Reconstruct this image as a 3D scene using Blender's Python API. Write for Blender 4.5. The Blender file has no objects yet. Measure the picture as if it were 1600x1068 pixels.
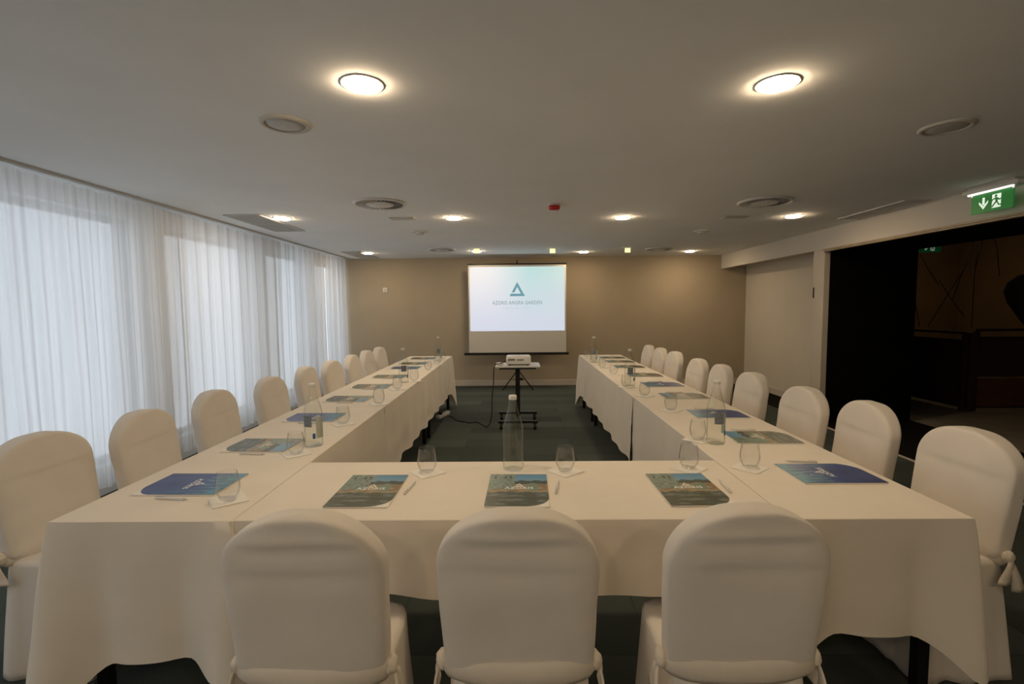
import bpy, bmesh, math, random
from mathutils import Vector, Matrix, noise
from math import sin, cos, pi, exp, radians, hypot

random.seed(7)
S = bpy.context.scene
COL = S.collection

# ------------------------------------------------------------------ camera
cam = bpy.data.cameras.new('camera')
cam.sensor_fit = 'HORIZONTAL'
cam.sensor_width = 36.0
cam.lens = 760.0 / 1600.0 * 36.0
cam.clip_start = 0.05
cam.clip_end = 100
CAM = bpy.data.objects.new('camera', cam)
COL.objects.link(CAM)
CAM.matrix_world = (Matrix.Translation((0, 0, 1.4424)) @ Matrix.Rotation(0.0116, 4, 'Z')
                    @ Matrix.Rotation(pi / 2 - 0.0716, 4, 'X') @ Matrix.Rotation(-0.0091, 4, 'Z'))
S.camera = CAM

# ------------------------------------------------------------------ daylight, exposure
W = bpy.data.worlds.new('sky')
S.world = W
W.use_nodes = True
bg = W.node_tree.nodes['Background']
bg.inputs[0].default_value = (0.84, 0.91, 1.0, 1)
bg.inputs[1].default_value = 1.08
S.view_settings.view_transform = 'Standard'
S.view_settings.look = 'None'
S.view_settings.gamma = 1.0
S.view_settings.use_curve_mapping = False
S.view_settings.exposure = 0.50
S.cycles.use_denoising = True
S.cycles.sample_clamp_indirect = 6.0
S.cycles.max_bounces = 12
S.cycles.transparent_max_bounces = 24
LAMP = 100.0          # radiance of the round downlights

# ------------------------------------------------------------------ materials
def mat(name, col, rough=0.6, metal=0.0, spec=0.5, noise_amt=0.0, noise_scale=30.0, bump=0.0, bump_scale=400.0,
        emit=None, estr=0.0, sheen=0.0, stretch=(1, 1, 1)):
    m = bpy.data.materials.new(name)
    m.use_nodes = True
    nt = m.node_tree
    b = nt.nodes['Principled BSDF']
    b.inputs['Base Color'].default_value = (*col, 1)
    b.inputs['Roughness'].default_value = rough
    b.inputs['Metallic'].default_value = metal
    b.inputs['Specular IOR Level'].default_value = spec
    b.inputs['Sheen Weight'].default_value = sheen
    tc = nt.nodes.new('ShaderNodeTexCoord')
    mp = nt.nodes.new('ShaderNodeMapping')
    mp.inputs['Scale'].default_value = stretch
    nt.links.new(tc.outputs['Object'], mp.inputs['Vector'])
    if noise_amt > 0:
        n = nt.nodes.new('ShaderNodeTexNoise')
        n.inputs['Scale'].default_value = noise_scale
        n.inputs['Detail'].default_value = 4
        nt.links.new(mp.outputs[0], n.inputs['Vector'])
        r = nt.nodes.new('ShaderNodeValToRGB')
        r.color_ramp.elements[0].position = 0.3
        r.color_ramp.elements[1].position = 0.7
        r.color_ramp.elements[0].color = (*[max(0, c * (1 - noise_amt)) for c in col], 1)
        r.color_ramp.elements[1].color = (*[min(1, c * (1 + noise_amt)) for c in col], 1)
        nt.links.new(n.outputs[0], r.inputs[0])
        nt.links.new(r.outputs[0], b.inputs['Base Color'])
    if bump > 0:
        n = nt.nodes.new('ShaderNodeTexNoise')
        n.inputs['Scale'].default_value = bump_scale
        n.inputs['Detail'].default_value = 3
        nt.links.new(mp.outputs[0], n.inputs['Vector'])
        bp = nt.nodes.new('ShaderNodeBump')
        bp.inputs['Strength'].default_value = bump
        bp.inputs['Distance'].default_value = 0.003
        nt.links.new(n.outputs[0], bp.inputs['Height'])
        nt.links.new(bp.outputs[0], b.inputs['Normal'])
    if emit:
        b.inputs['Emission Color'].default_value = (*emit, 1)
        b.inputs['Emission Strength'].default_value = estr
    return m

M = {}
M['ceiling'] = mat('ceiling_paint', (.92, .925, .915), .9, spec=.2, noise_amt=.02, noise_scale=2)
M['wall'] = mat('beige_wall_paint', (.47, .395, .285), .85, spec=.2, noise_amt=.03, noise_scale=3, bump=.05)
M['wall_white'] = mat('cream_wall_paint', (.70, .64, .53), .85, spec=.2, noise_amt=.02, noise_scale=3)
M['bulk'] = mat('bulkhead_paint', (.66, .62, .55), .85, spec=.2, noise_amt=.02, noise_scale=3)
M['trim'] = mat('trim_paint', (.62, .56, .47), .5, noise_amt=.03, noise_scale=5)
M['track'] = mat('track_wood', (.42, .33, .22), .5, noise_amt=.1, noise_scale=8)
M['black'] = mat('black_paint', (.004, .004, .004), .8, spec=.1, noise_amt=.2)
M['black_metal'] = mat('black_metal', (.012, .012, .012), .45, metal=.3, noise_amt=.15)
M['cloth'] = mat('table_linen', (.86, .79, .68), .9, spec=.15, noise_amt=.025, noise_scale=6, bump=.25, bump_scale=900, sheen=.1)
M['cover'] = mat('chair_cover_linen', (.80, .745, .665), .8, spec=.2, noise_amt=.03, noise_scale=7, bump=.2, bump_scale=700, sheen=.15)
M['tie'] = mat('satin_tie', (.78, .71, .60), .5, spec=.4, noise_amt=.03, noise_scale=20)
M['white_plastic'] = mat('white_plastic', (.72, .71, .68), .4, noise_amt=.02)
M['grille'] = mat('grille_metal', (.58, .57, .54), .55, noise_amt=.03)
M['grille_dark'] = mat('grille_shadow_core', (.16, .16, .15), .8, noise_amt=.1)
M['red'] = mat('red_plastic', (.50, .02, .02), .35, noise_amt=.05)
M['paper'] = mat('white_paper', (.90, .87, .80), .8, noise_amt=.02)
M['ink_white'] = mat('white_ink', (.85, .85, .82), .6, noise_amt=.02)
M['steel'] = mat('steel', (.55, .55, .53), .3, metal=1.0, noise_amt=.03)
M['laminate'] = mat('pale_laminate', (.60, .60, .56), .4, noise_amt=.03)
M['canvas'] = mat('screen_canvas', (.70, .67, .60), .9, spec=.1, noise_amt=.02)
M['lamp'] = mat('lamp_glow', (.9, .9, .9), .5, emit=(1.0, .75, .48), estr=LAMP)
M['reflect_glow'] = mat('painted_reflection_glow', (.9, .9, .7), .5, emit=(.95, .85, .42), estr=.75)  # reflected light painted as a weak yellow glow
M['tube'] = mat('tube_glow', (.9, .9, .9), .4, emit=(1, .97, .85), estr=1.6)
M['green'] = mat('exit_green', (.005, .10, .02), .4, emit=(.01, .22, .035), estr=.26)
M['green_dim'] = mat('exit_green_dim', (.004, .05, .01), .4, emit=(.01, .22, .06), estr=.05)
M['sign_white'] = mat('sign_white', (.7, .8, .7), .4, emit=(.75, .9, .72), estr=.55)
M['sign_white_dim'] = mat('sign_white_dim', (.5, .55, .5), .4, emit=(.75, .9, .75), estr=.13)
M['lounge_floor'] = mat('lounge_floor_stone', (.33, .29, .22), .6, noise_amt=.1, noise_scale=5)
M['lounge_wall'] = mat('amber_wall_paint', (.36, .23, .10), .9, noise_amt=.12, noise_scale=1.2)
M['rail'] = mat('dark_rail_paint', (.030, .014, .011), .6, noise_amt=.1)
M['mesh_red'] = mat('dark_red_screen', (.035, .010, .009), .9, noise_amt=.3, noise_scale=60)
M['wood_panel'] = mat('amber_wood_panel', (.10, .035, .012), .6, noise_amt=.25, noise_scale=9, stretch=(1, 1, 6))
M['pod'] = mat('dark_wicker', (.010, .008, .006), .8, noise_amt=.3, noise_scale=50)
M['label_print'] = mat('bottle_label_print', (.17, .19, .22), .5, noise_amt=.5, noise_scale=160)
M['label_pale'] = mat('bottle_label_pale', (.50, .54, .46), .5, noise_amt=.08, noise_scale=60)
M['ink_blue'] = mat('bottle_blue_ink', (.03, .10, .32), .5, noise_amt=.2, noise_scale=100)
M['frame'] = mat('window_frame_paint', (.55, .55, .54), .5, noise_amt=.03)
M['emblem'] = mat('projected_emblem', (.02, .02, .02), .9, emit=(.10, .23, .27), estr=1.0)
M['emblem_text'] = mat('projected_lettering', (.02, .02, .02), .9, emit=(.20, .27, .29), estr=1.0)
M['emblem_pale'] = mat('projected_small_print', (.02, .02, .02), .9, emit=(.34, .40, .43), estr=1.0)

def glass_mat(name, ior, col=(1, 1, 1), rough=0.0):
    m = bpy.data.materials.new(name)
    m.use_nodes = True
    nt = m.node_tree
    nt.nodes.clear()
    o = nt.nodes.new('ShaderNodeOutputMaterial')
    g = nt.nodes.new('ShaderNodeBsdfGlass')
    g.inputs['IOR'].default_value = ior
    g.inputs['Color'].default_value = (*col, 1)
    g.inputs['Roughness'].default_value = rough
    nt.links.new(g.outputs[0], o.inputs[0])
    return m
def thin_glass(name, tint, edge):
    m = bpy.data.materials.new(name); m.use_nodes = True
    nt = m.node_tree; nt.nodes.clear()
    o = nt.nodes.new('ShaderNodeOutputMaterial')
    lw = nt.nodes.new('ShaderNodeLayerWeight'); lw.inputs[0].default_value = .5
    rp = nt.nodes.new('ShaderNodeValToRGB')
    rp.color_ramp.elements[0].position = .45; rp.color_ramp.elements[0].color = (*tint, 1)
    rp.color_ramp.elements[1].position = .97; rp.color_ramp.elements[1].color = (*edge, 1)
    t = nt.nodes.new('ShaderNodeBsdfTransparent'); g = nt.nodes.new('ShaderNodeBsdfGlossy'); g.inputs['Roughness'].default_value = .03
    fr = nt.nodes.new('ShaderNodeMapRange')      # weak mirror head-on, stronger towards the rim
    fr.interpolation_type = 'SMOOTHSTEP'
    fr.inputs[1].default_value = .35; fr.inputs[2].default_value = 1.0; fr.inputs[3].default_value = .04; fr.inputs[4].default_value = .42
    nt.links.new(lw.outputs['Facing'], fr.inputs[0])
    mx = nt.nodes.new('ShaderNodeMixShader')
    nt.links.new(lw.outputs['Facing'], rp.inputs[0]); nt.links.new(rp.outputs[0], t.inputs[0])
    nt.links.new(fr.outputs[0], mx.inputs[0]); nt.links.new(t.outputs[0], mx.inputs[1]); nt.links.new(g.outputs[0], mx.inputs[2])
    nt.links.new(mx.outputs[0], o.inputs[0])
    return m
M['glass'] = thin_glass('clear_glass', (.985, .985, .98), (.90, .90, .89))
M['water_glass'] = thin_glass('bottle_glass', (.96, .97, .95), (.76, .79, .75))

def pane_mat():
    m = bpy.data.materials.new('window_pane')
    m.use_nodes = True
    nt = m.node_tree
    nt.nodes.clear()
    o = nt.nodes.new('ShaderNodeOutputMaterial')
    mx = nt.nodes.new('ShaderNodeMixShader')
    t = nt.nodes.new('ShaderNodeBsdfTransparent')
    t.inputs[0].default_value = (.95, .97, .98, 1)
    g = nt.nodes.new('ShaderNodeBsdfGlossy')
    g.inputs['Roughness'].default_value = .3
    mx.inputs[0].default_value = .06
    nt.links.new(t.outputs[0], mx.inputs[1]); nt.links.new(g.outputs[0], mx.inputs[2])
    nt.links.new(mx.outputs[0], o.inputs[0])
    return m
M['pane'] = pane_mat()

def curtain_mat():
    m = bpy.data.materials.new('sheer_voile')
    m.use_nodes = True
    nt = m.node_tree
    nt.nodes.clear()
    o = nt.nodes.new('ShaderNodeOutputMaterial')
    d = nt.nodes.new('ShaderNodeBsdfDiffuse'); d.inputs[0].default_value = (.80, .79, .78, 1)
    t = nt.nodes.new('ShaderNodeBsdfTranslucent'); t.inputs[0].default_value = (.84, .84, .84, 1)
    tr = nt.nodes.new('ShaderNodeBsdfTransparent'); tr.inputs[0].default_value = (1, 1, 1, 1)
    a = nt.nodes.new('ShaderNodeMixShader'); b = nt.nodes.new('ShaderNodeMixShader')
    # fine vertical weave varies how much passes straight through
    tc = nt.nodes.new('ShaderNodeTexCoord'); mp = nt.nodes.new('ShaderNodeMapping')
    mp.inputs['Scale'].default_value = (60, 60, 1.5)
    n = nt.nodes.new('ShaderNodeTexNoise'); n.inputs['Scale'].default_value = 1.0; n.inputs['Detail'].default_value = 3
    mr = nt.nodes.new('ShaderNodeMapRange')
    mr.inputs[1].default_value = .3; mr.inputs[2].default_value = .7
    mr.inputs[3].default_value = .10; mr.inputs[4].default_value = .22
    nt.links.new(tc.outputs['Object'], mp.inputs[0]); nt.links.new(mp.outputs[0], n.inputs['Vector'])
    nt.links.new(n.outputs[0], mr.inputs[0])
    a.inputs[0].default_value = .52
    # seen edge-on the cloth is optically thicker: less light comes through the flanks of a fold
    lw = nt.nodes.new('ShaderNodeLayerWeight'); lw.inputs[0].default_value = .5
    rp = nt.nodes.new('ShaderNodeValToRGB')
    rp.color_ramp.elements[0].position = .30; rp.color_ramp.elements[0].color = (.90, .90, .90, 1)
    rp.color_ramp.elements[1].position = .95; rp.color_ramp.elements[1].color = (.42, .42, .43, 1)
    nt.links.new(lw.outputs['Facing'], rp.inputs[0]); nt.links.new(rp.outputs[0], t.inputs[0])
    nt.links.new(d.outputs[0], a.inputs[1]); nt.links.new(t.outputs[0], a.inputs[2])
    nt.links.new(mr.outputs[0], b.inputs[0])
    nt.links.new(a.outputs[0], b.inputs[1]); nt.links.new(tr.outputs[0], b.inputs[2])
    nt.links.new(b.outputs[0], o.inputs[0])
    return m
M['curtain'] = curtain_mat()

def carpet_mat():
    m = mat('carpet', (.05, .06, .05), .95, spec=.1, bump=.5, bump_scale=500)
    nt = m.node_tree
    b = nt.nodes['Principled BSDF']
    tc = nt.nodes.new('ShaderNodeTexCoord')
    mp = nt.nodes.new('ShaderNodeMapping'); mp.inputs['Scale'].default_value = (1, 2.0, 1)
    br = nt.nodes.new('ShaderNodeTexBrick')
    br.inputs['Color1'].default_value = (.078, .092, .083, 1)
    br.inputs['Color2'].default_value = (.120, .142, .126, 1)
    br.inputs['Mortar'].default_value = (.062, .080, .072, 1)
    br.inputs['Scale'].default_value = 1.0
    br.inputs['Brick Width'].default_value = 1.1
    br.inputs['Row Height'].default_value = .55
    br.inputs['Mortar Size'].default_value = .004
    n = nt.nodes.new('ShaderNodeTexNoise'); n.inputs['Scale'].default_value = 180
    mx = nt.nodes.new('ShaderNodeMixRGB'); mx.blend_type = 'MULTIPLY'; mx.inputs[0].default_value = .5
    nt.links.new(tc.outputs['Object'], mp.inputs[0]); nt.links.new(mp.outputs[0], br.inputs['Vector'])
    nt.links.new(tc.outputs['Object'], n.inputs['Vector'])
    nt.links.new(br.outputs[0], mx.inputs[1]); nt.links.new(n.outputs[0], mx.inputs[2])
    nt.links.new(mx.outputs[0], b.inputs['Base Color'])
    return m
M['carpet'] = carpet_mat()
M['carpet_dark'] = mat('dark_carpet', (.012, .011, .010), .95, spec=.05, noise_amt=.3, noise_scale=90, bump=.3)

# printed covers -----------------------------------------------------------
def nd(nt, t, **kw):
    n = nt.nodes.new(t)
    for k, v in kw.items(): setattr(n, k, v)
    return n
def cover_base(name):
    m = bpy.data.materials.new(name); m.use_nodes = True
    nt = m.node_tree
    b = nt.nodes['Principled BSDF']; b.inputs['Roughness'].default_value = .35
    tc = nd(nt, 'ShaderNodeTexCoord')
    sp = nd(nt, 'ShaderNodeSeparateXYZ')
    nt.links.new(tc.outputs['Generated'], sp.inputs[0])
    return m, nt, b, tc, sp
def ramp(nt, fac, stops, interp='LINEAR'):
    r = nd(nt, 'ShaderNodeValToRGB')
    cr = r.color_ramp; cr.interpolation = interp
    while len(cr.elements) < len(stops): cr.elements.new(.5)
    for e, (p, c) in zip(cr.elements, stops):
        e.position = p; e.color = (*c, 1)
    nt.links.new(fac, r.inputs[0])
    return r.outputs[0]
def math_(nt, op, a, b=None, c=None):
    n = nd(nt, 'ShaderNodeMath', operation=op)
    for i, v in enumerate((a, b, c)):
        if v is None: continue
        if isinstance(v, (int, float)): n.inputs[i].default_value = v
        else: nt.links.new(v, n.inputs[i])
    return n.outputs[0]
def box_mask(nt, u, v, u0, u1, v0, v1):
    a = math_(nt, 'MULTIPLY', math_(nt, 'GREATER_THAN', u, u0), math_(nt, 'LESS_THAN', u, u1))
    b = math_(nt, 'MULTIPLY', math_(nt, 'GREATER_THAN', v, v0), math_(nt, 'LESS_THAN', v, v1))
    return math_(nt, 'MULTIPLY', a, b)
def mixc(nt, f, a, b):
    n = nd(nt, 'ShaderNodeMixRGB')
    if isinstance(f, (int, float)): n.inputs[0].default_value = f
    else: nt.links.new(f, n.inputs[0])
    for i, v in ((1, a), (2, b)):
        if isinstance(v, tuple): n.inputs[i].default_value = (*v, 1)
        else: nt.links.new(v, n.inputs[i])
    return n.outputs[0]
def noise_n(nt, vec, scale, detail=4, stretch=None):
    if stretch:
        mp = nd(nt, 'ShaderNodeMapping'); mp.inputs['Scale'].default_value = stretch
        nt.links.new(vec, mp.inputs[0]); vec = mp.outputs[0]
    n = nd(nt, 'ShaderNodeTexNoise'); n.inputs['Scale'].default_value = scale; n.inputs['Detail'].default_value = detail
    nt.links.new(vec, n.inputs['Vector'])
    return n.outputs[0]

def town_cover():
    m, nt, b, tc, sp = cover_base('printed_town_view')
    u, v = sp.outputs[0], sp.outputs[1]
    wob = math_(nt, 'MULTIPLY_ADD', noise_n(nt, tc.outputs['Generated'], 7), .16, -.08)
    vv = math_(nt, 'ADD', v, wob)
    uu = math_(nt, 'ADD', u, math_(nt, 'MULTIPLY', wob, .5))
    rock = ramp(nt, noise_n(nt, tc.outputs['Generated'], 3.2, 6, (1.2, 5, 1)),
                [(.28, (.025, .035, .020)), (.42, (.085, .075, .040)), (.52, (.05, .085, .055)), (.62, (.17, .19, .17)), (.75, (.26, .22, .14))])
    sand = ramp(nt, noise_n(nt, tc.outputs['Generated'], 6, 4, (1, 3, 1)), [(.35, (.22, .14, .06)), (.65, (.42, .32, .18))])
    c = mixc(nt, math_(nt, 'GREATER_THAN', vv, .40), rock, sand)
    c = mixc(nt, box_mask(nt, uu, vv, .40, 1.1, .66, .78), c, (.045, .065, .045))
    c = mixc(nt, box_mask(nt, uu, vv, .62, .84, .44, .64), c, (.17, .25, .18))
    c = mixc(nt, math_(nt, 'MULTIPLY', math_(nt, 'GREATER_THAN', vv, .76), math_(nt, 'GREATER_THAN', uu, .40)), c,
             ramp(nt, v, [(.76, (.17, .34, .48)), (.93, (.09, .27, .46)), (1, (.15, .25, .32))]))
    bld = ramp(nt, noise_n(nt, tc.outputs['Generated'], 13, 5), [(.3, (.10, .15, .11)), (.5, (.19, .26, .21)), (.7, (.29, .34, .29))])
    c = mixc(nt, math_(nt, 'MULTIPLY', math_(nt, 'GREATER_THAN', vv, .48), math_(nt, 'LESS_THAN', uu, .44)), c, bld)
    for (a0, a1, b0, b1) in ((.08, .12, .84, .92), (.26, .30, .84, .92), (.35, .39, .84, .92)):
        c = mixc(nt, box_mask(nt, u, v, a0, a1, b0, b1), c, (.04, .055, .04))
    nt.links.new(c, b.inputs['Base Color'])
    return m
def sea_cover():
    m, nt, b, tc, sp = cover_base('printed_blue_sea')
    u, v = sp.outputs[0], sp.outputs[1]
    f = math_(nt, 'ADD', math_(nt, 'MULTIPLY', noise_n(nt, tc.outputs['Generated'], 2.4, 6), .7), math_(nt, 'MULTIPLY', v, .33))
    c = ramp(nt, f, [(.30, (.020, .030, .14)), (.48, (.030, .065, .24)), (.60, (.035, .13, .28)), (.70, (.07, .26, .36)), (.80, (.05, .10, .27))])
    w = nd(nt, 'ShaderNodeTexWave'); w.inputs['Scale'].default_value = 2.2; w.inputs['Distortion'].default_value = 9; w.inputs['Detail'].default_value = 4
    nt.links.new(tc.outputs['Generated'], w.inputs['Vector'])
    k = math_(nt, 'MULTIPLY', math_(nt, 'GREATER_THAN', w.outputs[1], .93), math_(nt, 'GREATER_THAN', v, .62))
    c = mixc(nt, math_(nt, 'MULTIPLY', k, .45), c, (.30, .52, .60))
    nt.links.new(c, b.inputs['Base Color'])
    return m
M['town'] = town_cover()
M['sea'] = sea_cover()

def slide_mat():
    m = bpy.data.materials.new('projected_slide'); m.use_nodes = True
    nt = m.node_tree
    b = nt.nodes['Principled BSDF']; b.inputs['Base Color'].default_value = (.1, .1, .1, 1); b.inputs['Roughness'].default_value = .9
    tc = nd(nt, 'ShaderNodeTexCoord'); sp = nd(nt, 'ShaderNodeSeparateXYZ')
    nt.links.new(tc.outputs['Generated'], sp.inputs[0])
    u, v = sp.outputs[0], sp.outputs[2]
    low = ramp(nt, u, [(0, (.60, .63, .74)), (1, (.58, .62, .72))])
    high = ramp(nt, u, [(0, (.80, .78, .76)), (.25, (.76, .76, .76)), (.62, (.45, .68, .66)), (1, (.50, .66, .62))])
    f = math_(nt, 'POWER', v, 1.3)
    c = mixc(nt, f, low, high)
    nt.links.new(c, b.inputs['Emission Color'])
    b.inputs['Emission Strength'].default_value = .74
    return m
M['slide'] = slide_mat()

# ------------------------------------------------------------------ mesh helpers
class MB:
    def __init__(s): s.bm = bmesh.new()
    def box(s, x0, x1, y0, y1, z0, z1, bevel=0, mtx=None):
        r = bmesh.ops.create_cube(s.bm, size=1)
        vs = r['verts']
        for v in vs:
            v.co = Vector(((x0 + x1) / 2 + v.co.x * (x1 - x0), (y0 + y1) / 2 + v.co.y * (y1 - y0), (z0 + z1) / 2 + v.co.z * (z1 - z0)))
        if mtx:
            for v in vs: v.co = mtx @ v.co
        if bevel > 0:
            es = list({e for v in vs for e in v.link_edges})
            bmesh.ops.bevel(s.bm, geom=es, offset=bevel, segments=2, affect='EDGES', profile=.5)
        return s
    def lathe(s, prof, seg=32, c=(0, 0, 0), axis=None, close=True, a0=0, a1=2 * pi):
        full = abs(a1 - a0 - 2 * pi) < 1e-6
        n = seg if full else seg + 1
        rings = []
        for r, z in prof:
            if r < 1e-6 and full:
                rings.append([s.bm.verts.new((0, 0, z))])
            else:
                rings.append([s.bm.verts.new((r * cos(a0 + (a1 - a0) * i / seg), r * sin(a0 + (a1 - a0) * i / seg), z)) for i in range(n)])
        for A, B in zip(rings, rings[1:]):
            for i in range(seg):
                j = (i + 1) % n
                if len(A) == 1 and len(B) == 1: continue
                if len(A) == 1: s.bm.faces.new((A[0], B[i], B[j])) if False else s.bm.faces.new((A[0], B[j], B[i]))
                elif len(B) == 1: s.bm.faces.new((A[i], A[j], B[0]))
                else: s.bm.faces.new((A[i], A[j], B[j], B[i]))
        vs = [v for R in rings for v in R]
        m = Matrix.Translation(c)
        if axis is not None:
            m = m @ Vector((0, 0, 1)).rotation_difference(Vector(axis)).to_matrix().to_4x4()
        for v in vs: v.co = m @ v.co
        return s
    def cyl(s, p, q, r, seg=12, r2=None):
        p = Vector(p); q = Vector(q); L = (q - p).length
        r2 = r if r2 is None else r2
        return s.lathe([(0, 0), (r, 0), (r2, L), (0, L)], seg, p, (q - p).normalized())
    def tube(s, pts, r, seg=8):
        pts = [Vector(p) for p in pts]
        rings = []
        for i, p in enumerate(pts):
            t = (pts[min(i + 1, len(pts) - 1)] - pts[max(i - 1, 0)]).normalized()
            up = Vector((0, 0, 1)) if abs(t.z) < .9 else Vector((1, 0, 0))
            a = t.cross(up).normalized(); b = t.cross(a)
            rr = r[i] if isinstance(r, (list, tuple)) else r
            rings.append([s.bm.verts.new(p + a * rr * cos(2 * pi * k / seg) + b * rr * sin(2 * pi * k / seg)) for k in range(seg)])
        for A, B in zip(rings, rings[1:]):
            for k in range(seg):
                s.bm.faces.new((A[k], A[(k + 1) % seg], B[(k + 1) % seg], B[k]))
        s.bm.faces.new(rings[0][::-1]); s.bm.faces.new(rings[-1])
        return s
    def prism(s, poly, z0, z1, mtx=None):
        lo = [s.bm.verts.new((x, y, z0)) for x, y in poly]
        hi = [s.bm.verts.new((x, y, z1)) for x, y in poly]
        n = len(poly)
        s.bm.faces.new(lo[::-1]); s.bm.faces.new(hi)
        for i in range(n):
            s.bm.faces.new((lo[i], lo[(i + 1) % n], hi[(i + 1) % n], hi[i]))
        if mtx:
            for v in lo + hi: v.co = mtx @ v.co
        return s
    def mesh(s, name, m, smooth=False, fix=True):
        if fix: bmesh.ops.recalc_face_normals(s.bm, faces=s.bm.faces)
        me = bpy.data.meshes.new(name)
        s.bm.to_mesh(me); s.bm.free()
        me.materials.append(m)
        if smooth:
            for p in me.polygons: p.use_smooth = True
        return me
    def build(s, name, m, parent=None, smooth=False, fix=True, loc=None, auto=None):
        me = s.mesh(name, m, smooth, fix)
        if auto: me.set_sharp_from_angle(angle=radians(auto))
        return link(name, me, parent, loc)

def link(name, me, parent=None, loc=None):
    o = bpy.data.objects.new(name, me)
    COL.objects.link(o)
    if parent: o.parent = parent
    if loc: o.location = loc
    return o
def tag(o, label, cat, group=None, kind=None):
    o['label'] = label; o['category'] = cat
    if group: o['group'] = group
    if kind: o['kind'] = kind
    return o
def empty(name, loc=(0, 0, 0), rz=0):
    o = bpy.data.objects.new(name, None)
    COL.objects.link(o); o.location = loc; o.rotation_euler = (0, 0, rz); o.empty_display_size = .1
    return o
KIDS = {}
def copy_tree(o, parent=None):
    c = o.copy(); COL.objects.link(c)
    if parent: c.parent = parent
    for ch in [x for x in o.children]: copy_tree(ch, c)
    return c
def struct(o, label=None, cat=None):
    o['kind'] = 'structure'
    if label: o['label'] = label
    if cat: o['category'] = cat
    return o
def subsurf(o, n=1):
    m = o.modifiers.new('smooth', 'SUBSURF'); m.levels = n; m.render_levels = n
    return o
def text_mesh(body, size, m, extrude=.0003, spacing=1.0, bold=0.0):
    cu = bpy.data.curves.new('lettering', 'FONT')
    cu.body = body; cu.size = size; cu.offset = bold; cu.extrude = extrude; cu.align_x = 'CENTER'; cu.align_y = 'CENTER'; cu.space_character = spacing
    cu.resolution_u = 3
    t = bpy.data.objects.new('lettering', cu); COL.objects.link(t)
    dg = bpy.context.evaluated_depsgraph_get()
    me = bpy.data.meshes.new_from_object(t.evaluated_get(dg))
    bpy.data.objects.remove(t); bpy.data.curves.remove(cu)
    me.materials.clear(); me.materials.append(m)
    return me
ORD = ['nearest', 'second', 'third', 'fourth', 'fifth', 'sixth', 'seventh', 'eighth', 'ninth']
def nth(i, n):
    if i == 0: return 'nearest the camera'
    if i == n - 1: return 'farthest from the camera'
    return ORD[i] + ' from the camera'

# ------------------------------------------------------------------ room shell
CZ, YB, YR, XL, XR = 2.342, 8.896, -5.5, -3.26, 3.687
struct(MB().box(XL - .2, 3.62, YR - .2, YB + .2, -.1, 0).build('floor', M['carpet']), 'dark green grey carpet tiles of the meeting room', 'floor')
struct(MB().box(3.62, 4.86, YR - .2, YB + .2, -.1, 0).build('floor_passage', M['carpet_dark']), 'black carpet of the passage beside the opening', 'floor')
struct(MB().box(4.86, 9.6, YR - .2, 10.7, -.1, 0).build('floor_lounge', M['lounge_floor']), 'pale stone floor of the dim lounge', 'floor')
struct(MB().box(XL - .2, 3.75, YR - .2, YB + .2, CZ, CZ + .1).build('ceiling', M['ceiling']), 'smooth off-white meeting room ceiling', 'ceiling')
struct(MB().box(3.75, 4.2, 6.05, YB + .1, 2.15, CZ + .1).build('ceiling_recess', M['bulk']), 'lower ceiling over the alcove', 'ceiling')
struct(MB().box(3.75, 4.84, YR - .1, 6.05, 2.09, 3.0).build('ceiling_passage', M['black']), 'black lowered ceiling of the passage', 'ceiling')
struct(MB().box(4.84, 9.6, YR - .2, 10.7, 2.95, 3.05).build('ceiling_lounge', M['black']), 'dark lounge ceiling', 'ceiling')
struct(MB().box(XL - .2, 4.34, YB, YB + .15, 0, CZ + .1).build('wall_back', M['wall']), 'beige end wall behind the projection screen', 'wall')
struct(MB().box(4.14, 4.34, 6.05, YB, 0, 2.2).build('wall_right', M['wall_white']), 'cream alcove wall beyond the dark opening', 'wall')
struct(MB().box(XR, 3.75, YR, YB, 2.10, CZ).build('wall_bulkhead', M['bulk']), 'cream bulkhead above the wide dark opening', 'wall')
struct(MB().box(XL - .2, 9.6, YR - .2, YR, 0, 3.0).build('wall_rear', M['wall']), 'beige wall behind the camera', 'wall')
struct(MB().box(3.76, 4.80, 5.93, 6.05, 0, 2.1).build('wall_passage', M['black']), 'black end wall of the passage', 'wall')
struct(MB().box(4.34, 9.6, 10.5, 10.7, 0, 3.0).build('wall_lounge', M['lounge_wall']), 'amber wall at the far end of the lounge', 'wall')
struct(MB().box(9.4, 9.6, YR, 10.5, 0, 3.0).build('wall_lounge_side', M['lounge_wall']), 'amber side wall of the lounge', 'wall')
struct(MB().box(4.34, 4.84, 6.05, 10.5, 0, 3.0).build('wall_lounge_left', M['black']), 'black wall between alcove and lounge', 'wall')
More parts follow.
